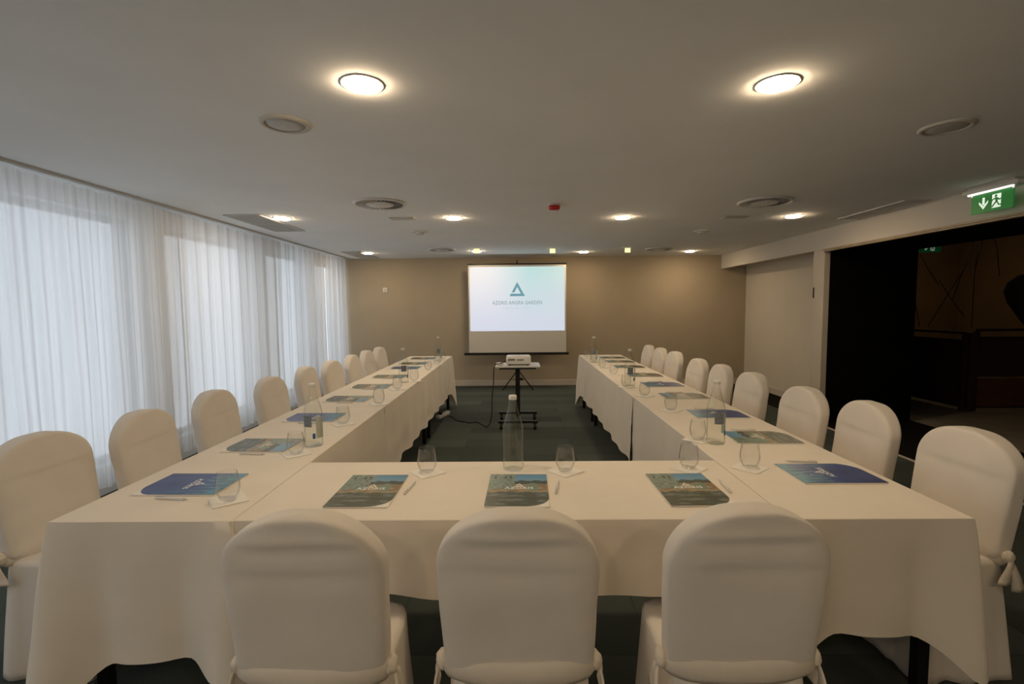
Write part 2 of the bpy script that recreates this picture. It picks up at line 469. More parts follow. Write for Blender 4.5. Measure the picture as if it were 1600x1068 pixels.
# left wall with five window openings
WIN = [(-5.1, -3.65), (-3.3, -1.75), (-1.40, .10), (.55, 2.15), (2.62, 4.16), (4.52, 6.00), (6.34, 7.52), (7.86, 8.87)]  # openings behind and beside the camera are unseen, added for more daylight
ZS, ZH = .22, 2.21
wl = MB()
wl.box(XL - .2, XL, YR, YB, 0, ZS); wl.box(XL - .2, XL, YR, YB, ZH, CZ)
ys = [YR] + [v for w in WIN for v in w] + [YB]
for a, b in zip(ys[::2], ys[1::2]): wl.box(XL - .2, XL, a, b, ZS, ZH)
struct(wl.build('wall_left', M['ceiling']), 'window wall behind the sheer curtains', 'wall')
for i, (a, b) in enumerate(WIN):
    f = MB(); x0, x1 = XL - .14, XL - .08
    t = .05
    f.box(x0, x1, a, a + t, ZS, ZH); f.box(x0, x1, b - t, b, ZS, ZH); f.box(x0, x1, a, b, ZS, ZS + t); f.box(x0, x1, a, b, ZH - t, ZH)
    mid = (a + b) / 2
    o = struct(f.build('window_%d' % (i + 1), M['frame']), 'pale framed window behind the sheer curtain, %s' % nth(i, 8), 'window')
    MB().box(XL - .115, XL - .109, a + t, b - t, ZS + t, ZH - t).build('pane', M['pane'], o)
# trims
struct(MB().box(XL, 4.14, YB - .012, YB, 0, .105, .003).build('baseboard_back', M['trim']), 'pale baseboard under the beige end wall', 'baseboard')
struct(MB().box(4.128, 4.14, 6.05, YB - .012, 0, .105, .003).build('baseboard_right', M['trim']), 'pale baseboard of the alcove wall', 'baseboard')
tr = MB().box(XR - .022, XR + .04, YR, 5.93, 2.082, 2.10, .002).box(XR - .014, XR + .03, YR, 5.93, 2.068, 2.082, .002)
struct(tr.build('trim_1', M['track']), 'wooden track strip along the bulkhead edge', 'trim')
struct(MB().box(3.60, 3.635, YR, 5.93, 0, .008, .002).build('trim_2', M['trim']), 'thin pale floor track at the opening', 'trim')
struct(MB().box(-3.03, -3.005, YR, YB, CZ - .018, CZ, .003).box(-3.16, -3.03, YR, YB, CZ - .004, CZ).build('trim_3', M['grille']), 'slim curtain rail along the ceiling edge', 'trim')
dr = struct(MB().box(XR, 3.76, 5.93, 6.15, 0, 2.1, .006).build('door_1', M['trim']), 'pale end leaf of the folding partition', 'door')
h = MB().box(XR - .006, XR, 6.108, 6.128, 1.52, 1.65, .002).box(XR - .010, XR - .005, 6.113, 6.123, 1.54, 1.63, .002)
h.build('handle', M['black_metal'], dr)

# ------------------------------------------------------------------ curtains
def curtain(y0, y1, label, seed):
    rnd = random.Random(seed)
    top, hem = CZ - .022, .115
    bm = bmesh.new()
    n = int((y1 - y0) / .011); rows = 26
    ph = [rnd.uniform(0, 6.28) for _ in range(4)]
    # folds: irregular widths
    grid = []
    for i in range(n + 1):
        y = y0 + (y1 - y0) * i / n
        w = y + .035 * sin(y * 2.3 + ph[0]) + .02 * sin(y * 5.1 + ph[1])
        a = 2 * pi * w / .185
        fold = sin(a + .65 * sin(a)) * .66 + .38 * sin(a * .5 + ph[2]) + .22 * sin(2 * a + ph[3])
        amp = .036 * (.65 + .5 * noise.noise(Vector((y * 1.7, seed, 0))))
        col = []
        for j in range(rows + 1):
            v = j / rows
            z = top + (hem - top) * v + .010 * sin(a + 1) * v ** 6
            k = .55 + .75 * v
            x = -3.095 + amp * k * fold + .012 * noise.noise(Vector((y * 2, v * 2.5, seed))) * v
            yy = y + .02 * v * sin(a * .5 + ph[1]) * .6
            col.append(bm.verts.new((x, yy, z)))
        grid.append(col)
    for i in range(n):
        for j in range(rows):
            bm.faces.new((grid[i][j], grid[i][j + 1], grid[i + 1][j + 1], grid[i + 1][j]))
    m = MB(); m.bm.free(); m.bm = bm
    o = m.build('sheer_curtain', M['curtain'], None, True)
    return tag(o, label, 'curtain', 'sheer curtains along the window wall')
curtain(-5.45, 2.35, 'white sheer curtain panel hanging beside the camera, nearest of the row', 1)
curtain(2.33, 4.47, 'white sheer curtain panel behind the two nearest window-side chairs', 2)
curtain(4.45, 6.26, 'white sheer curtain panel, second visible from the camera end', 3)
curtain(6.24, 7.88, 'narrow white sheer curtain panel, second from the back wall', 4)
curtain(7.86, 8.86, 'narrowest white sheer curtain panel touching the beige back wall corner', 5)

# ------------------------------------------------------------------ tables and cloths
T = .75
def table(x0, x1, y0, y1, label):
    r = empty('folding_table', ((x0 + x1) / 2, (y0 + y1) / 2, 0))
    hx, hy = (x1 - x0) / 2 - .012, (y1 - y0) / 2 - .012
    MB().box(-hx, hx, -hy, hy, T - .032, T - .006, .003).build('tabletop', M['laminate'], r)
    MB().box(-hx + .05, hx - .05, -hy + .05, hy - .05, T - .075, T - .032).build('apron', M['black_metal'], r)
    for sx in (-1, 1):
        for sy in (-1, 1):
            lx, ly = sx * (hx - .045), sy * (hy - .10)
            lg = MB().box(lx - .02, lx + .02, ly - .02, ly + .02, .012, T - .032, .003).build('leg', M['black_metal'], r)
            MB().cyl((lx, ly, 0), (lx, ly, .014), .022).build('foot', M['black_metal'], lg)
    return tag(r, label, 'table', 'folding tables under white cloths')

def cloth(x0, x1, y0, y1, drops, corners, label, seed, flare=.02, bulge=.045):
    """drops: f b l r -> hanging length of that side; corners: fl fr br bl -> extra length of the corner tip"""
    rnd = random.Random(seed)
    bm = bmesh.new()
    ri = .006
    order = [('f', (x0, y0), (x1, y0), (0, -1), 'fl', 'fr'), ('r', (x1, y0), (x1, y1), (1, 0), 'fr', 'br'),
             ('b', (x1, y1), (x0, y1), (0, 1), 'br', 'bl'), ('l', (x0, y1), (x0, y0), (-1, 0), 'bl', 'fl')]
    on = [drops.get(o[0], 0) > 0 for o in order]
    runs = []
    if all(on): runs = [[0, 1, 2, 3]]; closed = True
    else:
        closed = False
        st = next(i for i in range(4) if on[i] and not on[i - 1]) if any(on) else None
        if st is not None:
            cur = []
            for k in range(4):
                i = (st + k) % 4
                if on[i]: cur.append(i)
                elif cur: runs.append(cur); cur = []
            if cur: runs.append(cur)
    f = lambda c: Vector((c[0], c[1], 0))
    # top sheet
    ins = lambda k: ri if drops.get(k, 0) > 0 else 0
    vs = [bm.verts.new(p) for p in ((x0 + ins('l'), y0 + ins('f'), T), (x1 - ins('r'), y0 + ins('f'), T), (x1 - ins('r'), y1 - ins('b'), T), (x0 + ins('l'), y1 - ins('b'), T))]
    bm.faces.new(vs)
    # thin edge on sides that butt against the next cloth
    for k, i, j in (('f', 0, 1), ('r', 1, 2), ('b', 2, 3), ('l', 3, 0)):
        if drops.get(k, 0) <= 0:
            a, b = vs[i].co, vs[j].co
            q = [bm.verts.new(a), bm.verts.new(a - Vector((0, 0, .004))), bm.verts.new(b - Vector((0, 0, .004))), bm.verts.new(b)]
            bm.faces.new(q)
    for run in runs:
        path = []          # (base point, outward dir, drop, bulge, s)
        s = rnd.uniform(0, 3)
        for idx, i in enumerate(run):
            k, a, b, nrm, ca, cb = order[i]
            a, b, nrm = f(a), f(b), Vector((nrm[0], nrm[1], 0))
            L = (b - a).length; d0 = drops[k]
            n = max(8, int(L / .022))
            first = idx == 0 and not closed; last = idx == len(run) - 1 and not closed
            for q in range(n + 1):
                t = q / n * L
                ea, eb = corners.get(ca, 0) * exp(-(t / .105) ** 1.5), corners.get(cb, 0) * exp(-((L - t) / .105) ** 1.5)
                if not first: ea += (drops[order[i - 1][0]] - d0) / 2 * exp(-(t / .10) ** 1.5)
                if not last: eb += (drops[order[(i + 1) % 4][0]] - d0) / 2 * exp(-((L - t) / .10) ** 1.5)
                bul = (exp(-(t / .10) ** 2) if corners.get(ca, 0) > 0 else 0) + (exp(-((L - t) / .10) ** 2) if corners.get(cb, 0) > 0 else 0)
                pinch = 1.0
                path.append((a + (b - a) * (q / n), nrm, d0 + ea + eb, bul, s + t, min(t if not first else 9, L - t if not last else 9)))
            s += L
            nxt = run[(idx + 1) % len(run)] if (idx < len(run) - 1 or closed) else None
            if nxt is not None:
                n2 = Vector((order[nxt][3][0], order[nxt][3][1], 0))
                dn = drops[order[nxt][0]]
                for q in range(1, 8):
                    w = q / 8
                    dirn = (nrm * cos(w * pi / 2) + n2 * sin(w * pi / 2))
                    path.append((b, dirn, (d0 + dn) / 2 + corners.get(cb, 0), 1.0, s, 0))
        rows = 15
        prev = None
        cols = []
        for (p, nrm, d, bul, s, dc) in path:
            col = []
            wv = .55 * sin(s * 2 * pi / .37 + seed) + .35 * sin(s * 2 * pi / .61 + 2.1 * seed) + .4 * noise.noise(Vector((s * 5, seed, 0)))
            d = d * (1 + .018 * noise.noise(Vector((s * 2.2, seed * 3, 1)))) + .006 * wv
            col.append(bm.verts.new(p - nrm * ri + Vector((0, 0, T))))
            col.append(bm.verts.new(p - nrm * ri * .3 + Vector((0, 0, T - ri * .3))))
            for j in range(1, rows + 1):
                v = j / rows
                dz = ri + (d - ri) * v
                out = flare * v * (1 - .3 * v) + .016 * wv * v + bul * bulge * v ** .8 + .006 * noise.noise(Vector((s * 3, v * 4, seed)))* v
                # a soft fold running down just inside each corner
                out -= .020 * v * exp(-((dc - .17) / .05) ** 2) * (1 if corners else 0)
                col.append(bm.verts.new(p + nrm * out + Vector((0, 0, max(T - dz, .004)))))
            cols.append(col)
        if not closed:      # loose cloth ends spread a little, so neighbouring cloths meet
            for ci, oth in ((0, 1), (-1, -2)):
                dv = (path[ci][0] - path[oth][0]).normalized()
                for j, v_ in enumerate(cols[ci][2:]): v_.co += dv * .004 * (j + 1) / rows
        m = len(cols)
        for i in range(m if closed else m - 1):
            A, B = cols[i], cols[(i + 1) % m]
            for j in range(len(A) - 1):
                bm.faces.new((A[j], B[j], B[j + 1], A[j + 1]))
    bmesh.ops.remove_doubles(bm, verts=bm.verts, dist=.00005)
    m = MB(); m.bm.free(); m.bm = bm
    o = m.build('tablecloth', M['cloth'], None, True)
    o.data.set_sharp_from_angle(angle=radians(50))
    return tag(o, label, 'tablecloth', 'white cloths over the joined tables')

LO, LI, RI, RO = -1.557, -.943, .877, 1.472
YF, YI, YE = 1.539, 2.150, 6.955
G = .0015
LS, RS = [YF, 3.38, 5.20, YE], [YF, 3.68, 5.93, YE]
table(LI + .006, RI - .006, YF + .004, YI, 'cloth-covered crosswise table closing the near end of the U')
for i in range(3):
    table(LO, LI, LS[i] + .006, LS[i + 1] - .006, 'cloth-covered table on the window side of the U, %s' % nth(i, 3))
    table(RO, RI, RS[i] + .006, RS[i + 1] - .006, 'cloth-covered table beside the dark opening, %s' % nth(i, 3)) if False else \
        table(RI, RO, RS[i] + .006, RS[i + 1] - .006, 'cloth-covered table on the side of the dark opening, %s' % nth(i, 3))
cloth(LI + G, RI - G, YF + .004, YI, {'f': .25, 'b': .30}, {'fl': .34, 'fr': .26}, 'white cloth on the crosswise near table, hanging short in front', 3, .02, .008)
cloth(LO, LI - G, YF, LS[1] - G, {'l': .25, 'f': .470, 'r': .47}, {'fl': .34, 'fr': .015}, 'white cloth on the near window-side table, long corner at the camera', 4, .02, .085)
cloth(LO, LI, LS[1] + G, YE, {'r': .49, 'b': .45, 'l': .25}, {'br': .255, 'bl': .2}, 'long white cloth over the two farther window-side tables, wavy hem towards the aisle', 6)
cloth(RI + G, RO, YF, RS[1] - G, {'l': .50, 'f': .385, 'r': .25}, {'fr': .205, 'fl': .03}, 'white cloth on the near table beside the dark opening', 7, .02, .03)
cloth(RI, RO, RS[1] + G, RS[2] - G, {'l': .52, 'r': .25}, {}, 'white cloth on the middle table beside the dark opening', 8)
cloth(RI, RO, RS[2] + G, YE, {'r': .25, 'b': .45, 'l': .53}, {'br': .2, 'bl': .235}, 'white cloth on the table beside the dark opening, farthest away', 9)

# ------------------------------------------------------------------ chairs
def superring(w, t, n, e=3.0):
    out = []
    for i in range(n):
        a = 2 * pi * i / n
        c, s_ = cos(a), sin(a)
        out.append((w * (abs(c) ** (2 / e)) * (1 if c >= 0 else -1), t * (abs(s_) ** (2 / e)) * (1 if s_ >= 0 else -1)))
    return out
def loft(bm, rings, cap0=True, cap1=True):
    R = [[bm.verts.new(p) for p in r] for r in rings]
    n = len(R[0])
    for A, B in zip(R, R[1:]):
        for i in range(n): bm.faces.new((A[i], A[(i + 1) % n], B[(i + 1) % n], B[i]))
    if cap0: bm.faces.new(R[0][::-1])
    if cap1: bm.faces.new(R[-1])
def chair_meshes(seed):
    top, z0, zs, wmax = .93, .46, .775, .211
    rings = []
    N = 56
    hs = [z0 + (zs - z0) * i / 9 for i in range(9)] + [zs + (top - zs) * sin(pi / 2 * i / 15) for i in range(16)]
    for z in hs:
        if z <= zs:
            k = (z - z0) / (zs - z0); w = .197 + (wmax - .197) * (k ** .8); t = .044 - .001 * k
        else:
            k = (z - zs) / (top - zs)
            w = wmax * max(0.0, 1 - k ** 2.15) ** .5; t = .043
            w = max(w, .004)
            t = .043 * max(.25, 1 - max(0, (k - .93) / .07) ** 2 * .6)
        yc = -.185 - .060 * (z - z0) / (top - z0)
        ring = []
        for (x, y) in superring(w, t, N, 5.0):
            xx, yy, zz = x, y + yc, z
            # the cloth crowns over the frame and creases below it
            nz = noise.noise(Vector((xx * 9 + seed * 7, zz * 7, yy * 9 + seed)))
            nz2 = noise.noise(Vector((xx * 4 + zz * 6, zz * 3 - xx * 5, seed * 3.1)))
            side = 1 if y > 0 else -1
            f = 1 - (abs(x) / max(w, .02)) ** 4
            crease = -.006 * exp(-((z - .868) / .012) ** 2) + .005 * exp(-((z - .845) / .010) ** 2)
            if y < 0: yy += (crease * f) * (1 if abs(x) < .15 else .3)
            yy += .007 * nz2 * f + .003 * nz
            # front and back bow outward a little
            yy += side * .010 * f * (1 if z < zs else max(0, 1 - k)) * .6
            xx += .004 * noise.noise(Vector((zz * 11, seed, side)))
            ring.append((xx, yy, zz + .003 * nz2))
        rings.append(ring)
    m = MB(); loft(m.bm, rings)
    back = m.mesh('back_cover', M['cover'], True)
    # skirt over seat and legs
    m = MB(); rings = []
    N = 96
    levels = [(.468, .55), (.474, .90), (.466, .985), (.452, 1.0)] + [(.452 - (.452 - .006) * ((i + 1) / 14), 1.0) for i in range(14)]
    for z, sc in levels:
        v = max(0, (.452 - z) / .446)
        ring = []
        for i, (x, y) in enumerate(superring(.192 * sc, .178 * sc, N, 5.0)):
            a = math.atan2(y, x)
            r = 1 + .10 * v ** .9
            pl = .010 * v ** .7 * (sin(9 * a + seed) + .7 * sin(14 * a + 2 * seed)) + .008 * v * noise.noise(Vector((cos(a) * 3, sin(a) * 3, seed + v)))
            # corner pleats
            cp = .020 * v * exp(-((abs(abs(a) - pi / 4 * 1.0) ) / .13) ** 2) + .020 * v * exp(-((abs(abs(a) - 3 * pi / 4)) / .13) ** 2)
            L = hypot(x, y) or 1
            ring.append((x * r + x / L * (pl + cp), y * (1 + .10 * v) + y / L * (pl + cp) - .052, z + .003 * noise.noise(Vector((x * 8, y * 8, seed)))))
        rings.append(ring)
    loft(m.bm, rings)
    skirt = m.mesh('seat_skirt', M['cover'], True)
    # gathered band where the back meets the skirt
    m = MB(); rings = []
    for z, e in ((.455, .006), (.475, .016), (.500, .013), (.52, .004), (.527, -.004)):
        ring = []
        for (x, y) in superring(.192 + e, .043 + e, 56, 2.6):
            nn = noise.noise(Vector((x * 20, y * 20, z * 30 + seed)))
            ring.append((x, y - .190 - .06 * (z - .46) / .47, z + .005 * nn - .012 * (1 - (x / .2) ** 2) * (1 if y < 0 else 0)))
        rings.append(ring)
    loft(m.bm, rings)
    band = m.mesh('sash', M['tie'], True)
    ties = []
    for sx in (-1, 1):
        m = MB()
        r = bmesh.ops.create_icosphere(m.bm, subdivisions=3, radius=1)
        for v in r['verts']:
            q = 1 + .25 * noise.noise(v.co * 2.2 + Vector((seed, sx, 0)))
            v.co = Vector((sx * .207 + v.co.x * .017 * q, -.195 + v.co.y * .024 * q, .492 + v.co.z * .026 * q))
        for (dx, dy, L, ph) in ((.012, -.020, .12, 0), (.016, .018, .09, 1)):
            rr = []
            for j in range(9):
                t = j / 8
                cx = sx * (.212 + dx * t + .006 * sin(4 * t + ph)); cy = -.195 + dy * t * 1.6; cz = .485 - L * t
                wd = .008 + .018 * t
                rr.append([(cx + sx * .004, cy - wd, cz), (cx + sx * .007, cy, cz - .003), (cx + sx * .004, cy + wd, cz),
                           (cx - sx * .001, cy + wd * .9, cz), (cx - sx * .0005, cy, cz), (cx - sx * .001, cy - wd * .9, cz)])
            loft(m.bm, rr)
        ties.append(m.mesh('tie', M['tie'], True))
    return back, skirt, band, ties
CH = [chair_meshes(s) for s in (1.0, 4.3, 8.9)]
def chair(x, y, face, label, group, var, dz=1.0):
    """(x, y) is where the crown of the back stands; face = heading of the sitter"""
    d = Vector((cos(face), sin(face)))
    p = Vector((x, y)) + d * .243
    r = empty('covered_chair', (p.x, p.y, 0), face - pi / 2)
    b, s_, bd, ti = CH[var % 3]
    subsurf(link('back_cover', b, r)); link('seat_skirt', s_, r); link('sash', bd, r)
    for t in ti: link('tie', t, r)
    if dz != 1.0: r.scale = (1, 1, dz)
    return tag(r, label, 'chair', group)
LC = [(-2.04, 2.00, -4), (-1.955, 2.465, 3), (-1.955, 3.06, 2), (-1.90, 3.66, 1), (-1.91, 4.31, 3), (-1.86, 4.79, -2), (-1.855, 5.37, 2), (-1.87, 5.95, 0), (-1.845, 6.42, -1)]
for i, (x, y, a) in enumerate(LC):
    chair(x, y, radians(a), 'white cloth-covered chair on the window side, %s' % nth(i, 9), 'white covered chairs on the window side', i)
RC = [(1.868, 1.99, 3), (1.855, 2.55, -2), (1.80, 3.03, 2), (1.80, 3.71, 1), (1.775, 4.21, -2), (1.755, 4.70, 1), (1.78, 5.48, 2), (1.755, 5.95, 0), (1.73, 6.39, -1)]
for i, (x, y, a) in enumerate(RC):
    chair(x, y, pi + radians(a), 'white cloth-covered chair on the dark opening side, %s' % nth(i, 9), 'white covered chairs on the dark opening side', i + 1)
for i, (x, y, a, lb) in enumerate([(-.552, 1.19, 0, 'white cloth-covered chair at the near table, the one closest to the windows'),
                                   (-.004, 1.205, 0, 'white cloth-covered chair at the near table, middle of its three'),
                                   (.590, 1.215, 1, 'white cloth-covered chair at the near table, the one closest to the dark opening')]):
    chair(x, y, pi / 2 + radians(a), lb, 'white covered chairs at the near table', i)

# ------------------------------------------------------------------ place settings
BW, BH = .228, .320
def emblem_mesh(sz, m, th=.0003, z=0):
    k = MB(); H_ = sz * .90
    A, B, C_ = (-sz / 2, 0), (sz / 2, 0), (0, H_)
    w = sz * .16
    k.prism([A, B, (sz / 2 - w * .55, w), (-sz / 2 + w * .55, w)], z, z + th)
    k.prism([(sz / 2 - w * .6, w * 1.02), (0, H_), (0, H_ - w * 1.9), (sz / 2 - w * 1.75, w * 1.02)], z, z + th)
    k.prism([(0, H_), (-sz / 2 + w * .9, w * 1.5), (-sz / 2 + w * 2.0, w * 1.5), (0, H_ - w * 1.9)], z, z + th)
    return k.mesh('emblem', m)
EMB = emblem_mesh(.036, M['ink_white'])
LET = text_mesh('AZORIS', .029, M['ink_white'], .0002, 1.12, .0006)
def brochure_meshes(design, seed):
    n = 22
    def surf(poly_fn, th, lift, seed):
        pass
    # cover outline with the lower right corner swept round
    pts = [(-BW / 2, -BH / 2), (.028, -BH / 2)]
    for i in range(1, 11):
        a = -pi / 2 + pi / 2 * i / 10
        pts.append((.028 + (BW / 2 - .028) * cos(a), -.085 + (BH / 2 - .085) * sin(a)))
    pts += [(BW / 2, BH / 2), (-BW / 2, BH / 2)]
    c = MB().prism(pts, .0042, .0056).mesh('cover', M[design])
    p = MB().box(-BW / 2 + .0005, BW / 2 - .0005, -BH / 2 + .0005, BH / 2 - .0005, 0, .0042).mesh('pages', M['paper'])
    return c, p
BRO = {k: brochure_meshes(k, 1) for k in ('town', 'sea')}
def brochure(x, y, rz, design, label, group):
    r = empty('brochure', (x, y, T + .0012), rz)
    c, p = BRO[design]
    link('pages', p, r)
    cv = link('cover', c, r)
    link('emblem', EMB, cv, (.005, .022, .0057))
    link('lettering', LET, cv, (.005, .006, .0059))
    return tag(r, label, 'brochure', group)

def pen_meshes():
    body = MB().lathe([(0, 0), (.0035, .001), (.0044, .004), (.0044, .105), (.0036, .118), (0, .1185)], 14, (0, -.06, .0046), (0, 1, 0)).mesh('barrel', M['white_plastic'], True)
    tip = MB().lathe([(.0036, 0), (.0014, .014), (.0006, .018), (0, .018)], 12, (0, .058, .0046), (0, 1, 0)).mesh('tip', M['steel'], True)
    clip = MB().box(-.0014, .0014, -.056, -.022, .0088, .0102, .0004).mesh('clip', M['steel'])
    return body, tip, clip
PEN = pen_meshes()
def pen(x, y, rz, label, group):
    r = empty('ballpoint_pen', (x, y, T + .0008), rz)
    for n, me in zip(('barrel', 'tip', 'clip'), PEN): link(n, me, r)
    return tag(r, label, 'pen', group)

def napkin_mesh():
    k = MB(); h = .058
    k.box(-h, h, -h, h, 0, .0012)
    k.box(-h + .003, h - .002, -h + .003, h - .002, .0012, .0024)
    return k.mesh('napkin', M['paper'])
NAP = napkin_mesh()
gp = [(0, .0), (.020, 0), (.026, .003), (.035, .020), (.0405, .040), (.0405, .056), (.037, .080), (.0335, .101), (.0332, .1022),
      (.0326, .1018), (.0358, .080), (.0393, .056), (.0393, .041), (.034, .023), (.026, .010), (.016, .0075), (0, .007)]
GLS = MB().lathe(gp, 36).mesh('drinking_glass', M['glass'], True)
def napkin(x, y, rz, label, group):
    return tag_at('paper_napkin', NAP, x, y, T + .0012, rz, label, 'napkin', group)
def tag_at(name, me, x, y, z, rz, label, cat, group):
    o = link(name, me, None, (x, y, z)); o.rotation_euler = (0, 0, rz)
    return tag(o, label, cat, group)

bp = [(0, .004), (.030, .001), (.040, 0), (.0435, .006), (.044, .02), (.044, .168), (.0425, .184), (.036, .210), (.0265, .240), (.0195, .264), (.0162, .280), (.0152, .296), (.0152, .300), (0, .300)]
BOT = MB().lathe(bp, 40).mesh('bottle_body', M['water_glass'], True)
CAP = MB().lathe([(0, .3002), (.0165, .3002), (.0172, .302), (.0172, .314), (.016, .318), (0, .3185)], 28).mesh('cap', M['white_plastic'], True)
def arc_patch(r, z0, z1, a0, a1, m, name):
    k = MB()
    k.lathe([(r, z0), (r, z1)], 14, a0=a0, a1=a1)
    return k.mesh(name, m, True)
LAB = arc_patch(.0446, .105, .160, -.55, .55, M['label_print'], 'label_panel')
LAB2 = arc_patch(.0446, .045, .150, 1.0, 2.1, M['label_pale'], 'back_label')
LAB3 = arc_patch(.0446, .045, .072, .62, .92, M['ink_blue'], 'print_mark')
def bottle(x, y, rz, label, labels=True):
    r = empty('water_bottle', (x, y, T + .0012), rz)
    b = link('bottle_body', BOT, r); link('cap', CAP, r)
    if labels:
        link('front_label', LAB, r); link('back_label', LAB2, r); link('print_mark', LAB3, r)
    return tag(r, label, 'bottle', 'glass water bottles on the tables')

def setting(x, y, rz, design, who, side, jit, glass=(.185, .205), pen_on=True, gjit=(0, 0)):
    """one place: rz turns the sheet so that its top points away from the sitter"""
    c, s_ = cos(rz), sin(rz)
    def at(u, v): return x + u * c - v * s_, y + u * s_ + v * c
    dn = {'town': 'town-view', 'sea': 'blue sea'}[design]
    brochure(x, y, rz + jit, design, '%s brochure %s' % (dn, who), 'brochures ' + side)
    px, py = at(.150, .015)
    pen(px, py, rz + jit * 2 - .12, 'white ballpoint pen beside the brochure %s' % who, 'pens ' + side)
    gx, gy = at(*glass)
    napkin(gx, gy, rz + .70 + jit, 'white paper napkin under the glass %s' % who, 'napkins ' + side)
    tag_at('drinking_glass', GLS, gx, gy, T + .0038, 0, 'clear stemless glass on a napkin %s' % who, 'glass', 'glasses ' + side)
LY = [1.872, 2.418, 3.042, 3.666, 4.251, 4.867, 5.561, 6.006, 6.607]
LD = ['sea', 'town', 'sea', 'town', 'town', 'town', 'sea', 'town', 'town']
LG = [(-1.059, 1.716), (-1.065, 2.274), (-1.055, 2.875), (-1.009, 3.474), (-1.030, 4.107), (-.985, 4.573), (-1.0, 5.374), (-.985, 5.90), (-1.01, 6.50)]
for i, y in enumerate(LY):
    gx, gy = LG[i]
    setting(-1.295, y, -pi / 2, LD[i], 'at the window-side place %s' % nth(i, 9), 'on the window-side tables', random.uniform(-.03, .03), (-(gy - y), gx + 1.295))
RY = [1.958, 2.508, 3.069, 3.692, 4.243, 4.844, 5.522, 6.045, 6.505]
RD = ['sea', 'town', 'sea', 'town', 'sea', 'town', 'town', 'town', 'town']
RG = [(.982, 2.037), (.925, 2.478), (1.010, 3.193), (.977, 3.729), (.925, 4.135), (.972, 4.908), (.955, 5.484), (.96, 6.12), (.945, 6.60)]
for i, y in enumerate(RY):
    gx, gy = RG[i]
    setting(1.264, y, pi / 2, RD[i], 'at the opening-side place %s' % nth(i, 9), 'on the opening-side tables', random.uniform(-.03, .03), (gy - y, 1.264 - gx))
FG = [(-.385, 2.001), (.196, 2.009), (.723, 2.033)]
for i, (x, w) in enumerate([(-.569, 'on the near table, closest to the windows'), (-.004, 'on the near table, behind the middle chair'), (.636, 'on the near table, closest to the dark opening')]):
    setting(x, 1.798, 0, 'town', w, 'on the near table', (0.0, -.02, .02)[i], (FG[i][0] - x, FG[i][1] - 1.798))
bottle(-.023, 2.045, 2.6, 'clear water bottle standing alone in the middle of the near table', False)
bottle(-1.037, 2.414, -1.9, 'clear water bottle on the window-side tables, nearest the camera')
bottle(-1.067, 4.499, -1.3, 'clear water bottle on the window-side tables, second from the camera')
bottle(-1.032, 6.277, -1.3, 'clear water bottle on the window-side tables, farthest away')
bottle(.992, 2.418, -1.55, 'clear water bottle on the opening-side tables, nearest the camera')
bottle(.977, 4.221, -1.7, 'clear water bottle on the opening-side tables, second from the camera')
bottle(.941, 5.995, -1.7, 'clear water bottle on the opening-side tables, farthest away')

# ------------------------------------------------------------------ projection screen
SY = 8.45
k_ = SY / 8.6
r = empty('projection_screen', (0, SY, 0))
hw = .86 * k_
MB().box(-hw, hw, -.004, .004, .655, 2.17, 0).build('canvas', M['canvas'], r)
MB().box(-hw - .006, hw + .006, -.018, .018, 2.17, 2.192, .004).build('top_bar', M['black_metal'], r)
hs_ = MB().box(-.95 * k_, .905 * k_, -.035, .035, .612, .652, .010).build('case', M['black_metal'], r)
MB().cyl((0, .06, .10), (0, .06, 2.22), .013).build('pole', M['black_metal'], r, True)
MB().tube([(0, .06, 2.22), (0, .05, 2.25), (0, .02, 2.25), (0, .0, 2.225), (0, .0, 2.19)], .008).build('hook', M['black_metal'], r, True)
for a in (-150, -30, 90):
    ca, sa = cos(radians(a)), sin(radians(a))
    lg = MB().tube([(0.012 * ca, .06 + .012 * sa, .33), (.30 * ca, .06 + .30 * sa * .8, .012)], .011).build('leg', M['black_metal'], r, True)
    MB().cyl((.30 * ca, .06 + .24 * sa, 0), (.30 * ca, .06 + .24 * sa, .022), .014).build('foot', M['black_metal'], lg)
    MB().tube([(0.012 * ca, .06 + .012 * sa, .16), (.15 * ca, .06 + .15 * sa * .8, .175)], .006).build('brace', M['black_metal'], r, True)
iw = .835 * k_
im = MB().box(-iw, iw, -.0062, -.0045, 1.030, 2.135).build('projected_image', M['slide'], r)
zc = 1.63
up_ = Matrix.Rotation(pi / 2, 4, 'X')
e = link('emblem', emblem_mesh(.27, M['emblem'], .0012), im); e.matrix_local = Matrix.Translation((0, -.0065, zc)) @ up_
t1 = link('lettering', text_mesh('AZORIS ANGRA GARDEN', .088, M['emblem_text'], .0006, 1.12, .0015), im)
wid = max(v.co.x for v in t1.data.vertices) - min(v.co.x for v in t1.data.vertices)
t1.matrix_local = Matrix.Translation((0, -.007, zc - .115)) @ up_ @ Matrix.Diagonal((.86 / wid, 1, 1, 1))
sm = MB()
xx = -.24
for wds in ((3, 1), (0, 2), (4, 1), (0, 2), (4, 1)):
    n, kind = wds
    if kind == 2: sm.box(xx + .012, xx + .016, -.0078, -.0066, zc - .225, zc - .180); xx += .035; continue
    for j in range(n):
        sm.box(xx, xx + .024, -.0078, -.0066, zc - .216, zc - .211); sm.box(xx + (j % 2) * .018, xx + (j % 2) * .018 + .006, -.0078, -.0066, zc - .211, zc - .190); xx += .034
    xx += .012
sm.build('small_print', M['emblem_pale'], im)
tag(r, 'portable tripod projection screen with black bars showing a pale triangle slide', 'projection screen')

